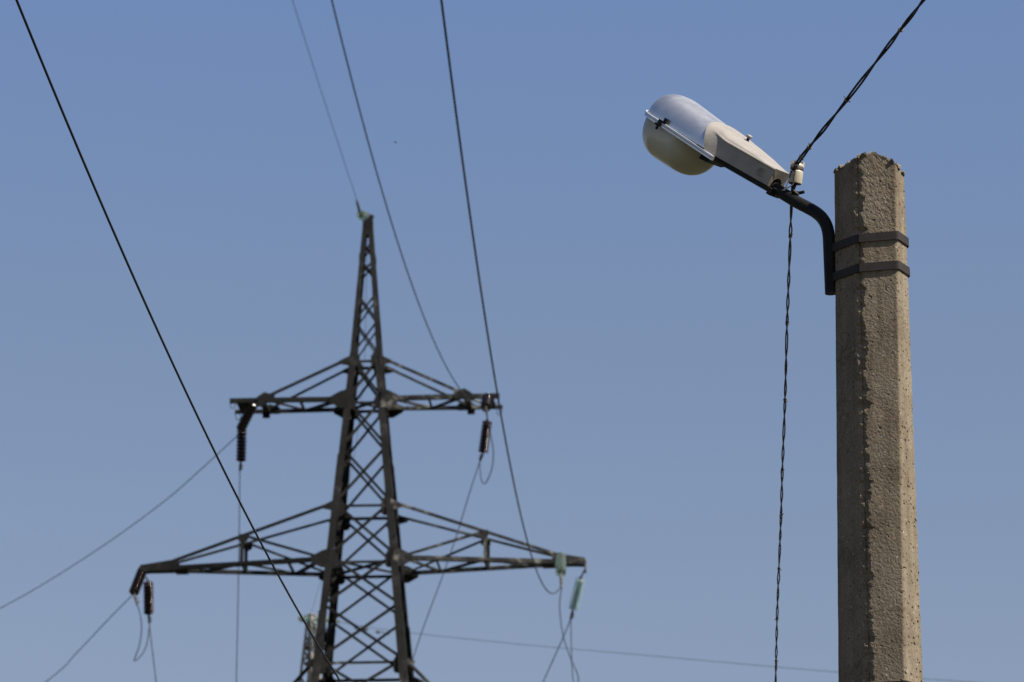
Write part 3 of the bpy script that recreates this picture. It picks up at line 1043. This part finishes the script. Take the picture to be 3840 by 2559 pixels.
# embossed emblem on the near side: two broken rings and a bar
bm = bmesh.new()


def side_y(x): return -(0.1325 + (0.046 - 0.1325) * (1 - (x - 0.02) / 0.29))


ec = (0.064, 0.033)


def arc(r, a0, a1, t, n=22):
    t *= 0.8
    P_ = []
    for i in range(n + 1):
        a = R(a0 + (a1 - a0) * i / n)
        x, z = ec[0] - r * math.cos(a), ec[1] + r * math.sin(a)
        P_.append(lp(x, side_y(x) - 0.0004, z))
    tube(bm, P_, t, 6)


arc(0.0150, 25, 330, 0.0011)
arc(0.0098, 50, 310, 0.0011)
arc(0.0046, -60, 190, 0.0010, 12)
obj("emblem", bm, M['paint'], hous, True)
bm = bmesh.new()
for i in range(4):
    x = 0.283 - 0.0075 * i
    lathe(bm, lp(x, -0.088, 0.0845), lp(x, -0.088, 0.0845) + AZ - AY * 0.8, [(0, 0.0014), (0.0025, 0.0014)], 8)
obj("rivet", bm, M['paint'], hous)
# knob on the lid
bm = bmesh.new()
kb = lp(0.252, 0.0, 0.100)
lathe(bm, kb, kb + AZ, [(0, 0.006), (0.012, 0.006)], 12)
obj("knob_stem", bm, M['dark'], hous, True)
bm = bmesh.new()
lathe(bm, kb + AZ * 0.012, kb + AZ, [(0, 0.008), (0.003, 0.0115), (0.008, 0.0125), (0.011, 0.0105), (0.0125, 0.004)], 18)
obj("knob", bm, M['paint'], hous, True)
# base plate under the housing and the bowl's hinge
bm = bmesh.new()
prev = None
secs = []
for x, hw in ((-0.004, 0.038), (0.03, 0.047), (0.30, 0.121), (0.325, 0.120), (0.345, 0.10)):
    secs.append([bm.verts.new(lp(x, y, z)) for y, z in ((-hw, -0.0015), (-hw, -0.016), (-hw + 0.008, -0.021), (hw - 0.008, -0.021), (hw, -0.016), (hw, -0.0015))])
for a, b in zip(secs, secs[1:]):
    for k in range(6): bm.faces.new((a[k], a[(k + 1) % 6], b[(k + 1) % 6], b[k]))
bm.faces.new(secs[0][::-1]); bm.faces.new(secs[-1])
box(bm, lp(0.012, 0, -0.020), AX * 0.010, AY * 0.028, AZ * 0.010)
obj("base_plate", bm, M['dark'], lamp)
bm = bmesh.new()
plate(bm, [lp(0.392, 0.0, -0.018), lp(0.305, 0.0, -0.018), lp(0.318, 0.0, -0.030), lp(0.352, 0.0, -0.048), lp(0.395, 0.0, -0.050)], AY, 0.09)
obj("hinge", bm, M['dark'], lamp)

# ------------------------------------------------------------------ pin insulator on the arm
ib = P(2974, 726, Ypipe + 0.11)
ins = thing("pin_insulator", "cream porcelain pin insulator standing on the black lamp arm", "insulator", ib)
i0 = P(2981, 688, Ypipe + 0.11)
i1 = P(2991, 612, Ypipe + 0.10)
axis = (i1 - i0).normalized()
bm = bmesh.new()
lathe(bm, i0, i1, [(-0.002, 0.018), (-0.001, 0.0255), (0.003, 0.0268), (0.044, 0.0262), (0.048, 0.0230), (0.053, 0.0212), (0.058, 0.0225), (0.062, 0.0268), (0.068, 0.0275), (0.073, 0.0245), (0.076, 0.017), (0.078, 0.010)], 28)
s_, u_ = frame_of(axis)
o = obj("porcelain_body", bm, M['porcelain'], ins); auto_smooth(o, 30)
bm = bmesh.new()
for a in (0.35, 1.9, 3.5, 5.0):
    d = s_ * math.cos(a) + u_ * math.sin(a)
    box(bm, i0 + axis * 0.076 + d * 0.0195, d * 0.0055, axis.cross(d) * 0.0075, axis * 0.0075)
o = obj("crown_lug", bm, M['porcelain'], ins)
bm = bmesh.new()
lathe(bm, i0, i1, [(-0.0032, 0.0135), (-0.0028, 0.0235), (-0.0022, 0.0235)], 24)
obj("underside", bm, M['dark'], ins)
bm = bmesh.new()
tube(bm, [i0 - axis * 0.002, P(2974, 708, Ypipe + 0.11), P(2973, 728, Ypipe + 0.11), P(2974, 742, Ypipe + 0.11)], 0.0085, 10)
tube(bm, smooth_path([P(2974, 716, Ypipe + 0.10), P(2984, 722, Ypipe + 0.10), P(2997, 724, Ypipe + 0.09), P(3012, 721, Ypipe + 0.08), P(3016, 721, Ypipe + 0.08)], 4), 0.0062, 8)
tube(bm, [P(2976, 716, Ypipe + 0.09), P(2985, 726, Ypipe + 0.09), P(2995, 732, Ypipe + 0.09)], 0.0075, 8)
obj("pin", bm, M['dark'], ins)

# ------------------------------------------------------------------ twisted service cables
def resample(pts, step):
    out, acc = [Vector(pts[0])], 0.0
    for a, b in zip(pts, pts[1:]):
        a, b = Vector(a), Vector(b)
        L = (b - a).length
        d = step - acc
        while d <= L:
            out.append(a.lerp(b, d / L)); d += step
        acc = (acc + L) % step if L < d else L - (d - step)
    return out


def twisted(name, pts, r, off, pitch, label, ties, seed=0, tie_mat='tie'):
    root = thing(name, label, "cable", pts[0], "twisted service cables")
    path = resample(smooth_path(pts, 24), 0.012)
    for st in (0, 1):
        bm = bmesh.new()
        P_, ph = [], 0.0
        for i, p in enumerate(path):
            t = (path[min(i + 1, len(path) - 1)] - path[max(i - 1, 0)]).normalized()
            s, u = frame_of(t)
            ph += 2 * math.pi * 0.012 / pitch * (1 + 1.1 * noise.noise(Vector((i * 0.03, seed, 0))))
            o_ = off * (1.0 + 0.45 * noise.noise(Vector((i * 0.05, seed + 5, 2))))
            a = ph + math.pi * st
            P_.append(p + (s * math.cos(a) + u * math.sin(a)) * o_)
        tube(bm, P_, r, 8)
        obj("cable_strand", bm, M['cable'], root, True)
    for (px, py) in ties:
        best = min(path, key=lambda p: ((proj(p)[0] - px) ** 2 + (proj(p)[1] - py) ** 2))
        i = path.index(best)
        t = (path[min(i + 1, len(path) - 1)] - path[max(i - 1, 0)]).normalized()
        s, u = frame_of(t)
        bm = bmesh.new()
        R_ = r + off * 0.9
        tube(bm, [best + t * (0.0045 * (k / 14 - 1.0)) + (s * math.cos(k * 0.9) + u * math.sin(k * 0.9)) * R_ for k in range(22)], 0.0022, 6)
        rd = random.Random(int(px))
        for q_ in range(2):
            d = (s * math.cos(rd.uniform(0, 6.3)) + u * math.sin(rd.uniform(0, 6.3)))
            tube(bm, [best + d * R_ * .6, best + d * (R_ + 0.003) + t * 0.003, best + d * (R_ + 0.005) + t * rd.uniform(-.012, .014)], 0.0019, 5)
        obj("tie_wire", bm, M[tie_mat], root, True)
    return root


def proj(p):
    q = Vector(p) - CAM
    D = q.dot(FW)
    return 1920 + F_PX * q.x / D, 1279.5 - F_PX * q.dot(UP) / D


Yi = Ypipe + 0.10
twisted("twisted_cable", [P(2972, 640, Yi - 0.02), P(2996, 604, Yi - 0.03), P(3035, 553, Yi - 0.08), P(3177, 374, Yi - 0.35), P(3376, 114, Yi - 0.85), P(3466, -3, Yi - 1.1), P(3700, -330, Yi - 1.8), P(3950, -690, Yi - 2.6)],
        0.0043, 0.0046, 0.56, "pair of twisted black cables running from the porcelain insulator up to the top right", [(3376, 114), (3177, 374), (3031, 552), (3005, 590)], 1)
twisted("twisted_cable", [P(2979, 652, Yi + 0.03), P(2972, 700, Yi + 0.10), P(2968, 767, Yi + 0.30), P(2964, 889, Yi + 0.7), P(2952, 1209, Yi + 1.9), P(2944, 1501, Yi + 3.0), P(2934, 1762, Yi + 4.0), P(2929, 1937, Yi + 4.7), P(2921, 2134, Yi + 5.5), P(2914, 2322, Yi + 6.3), P(2909, 2546, Yi + 7.3), P(2902, 2800, Yi + 8.6)],
        0.0031, 0.0039, 0.62, "pair of twisted black cables hanging from the lamp arm down the sky beside the pole", [(2964, 889), (2952, 1209), (2944, 1501), (2934, 1762), (2929, 1937), (2921, 2134), (2914, 2322), (2910, 2480)], 2)
for k, (pp, lab) in enumerate((
        ([(2968, 642, .06), (2963, 662, .04), (2955, 680, .02), (2948, 700, .0), (2935, 714, -.01), (2926, 712, -.0)], "thin dark lead wire dropping left of the porcelain insulator to the lamp's rear opening"),
        ([(2983, 630, .045), (2981, 650, .045), (2977, 668, .045), (2977, 685, .04), (2968, 697, .03), (2950, 706, .01), (2938, 715, -.02), (2920, 714, -.01), (2902, 706, .02)], "thin dark lead wire crossing the front of the porcelain insulator to the lamp's rear opening"))):
    bm = bmesh.new()
    tube(bm, smooth_path([P(a, b, Ypipe + 0.05 + c * 0.5) for a, b, c in pp], 8), 0.0024, 6)
    tag(obj("lead_wire", bm, M['cable'], None, True), lab, "wire", "lead wires from the insulator to the lamp")
bm = bmesh.new()
for j, (zz, rr) in enumerate(((0.054, 0.0235), (0.0575, 0.0238))):
    tube(bm, [i0 + axis * (zz + 0.001 * math.sin(3 * a)) + (s_ * math.cos(a) + u_ * math.sin(a)) * rr for a in [k * 0.3 for k in range(22)]], 0.0026, 6)
tube(bm, smooth_path([i0 + axis * 0.055 + (s_ * math.cos(0.2) + u_ * math.sin(.2)) * 0.0235, P(2970, 632, Yi - 0.03), P(2985, 618, Yi - 0.03)], 6), 0.0028, 6)
obj("binding_wire", bm, M['tie'], ins, True)

# ------------------------------------------------------------------ bird
bc = P(1483, 535, 60)
bird = thing("flying_bird", "tiny dark bird in the open sky above the lattice tower", "bird", bc)
bm = bmesh.new()
ax = Vector((1, 0.3, -0.25)).normalized()
lathe(bm, bc - ax * 0.019, bc + ax, [(0, 0.0012), (0.006, 0.0035), (0.016, 0.0065), (0.026, 0.0062), (0.031, 0.0038), (0.034, 0.0038), (0.037, 0.0016), (0.040, 0.0004)], 12)
for s__ in (-1, 1):
    side = ax.cross(TZ).normalized() * s__
    pts = [bc + ax * 0.006, bc + side * 0.016 + ax * 0.010 + TZ * 0.006, bc + side * 0.034 - ax * 0.006 + TZ * 0.004, bc + side * 0.014 - ax * 0.010 + TZ * 0.003, bc - ax * 0.007]
    plate(bm, pts, TZ, 0.0012)
obj("body", bm, M['bird'], bird)
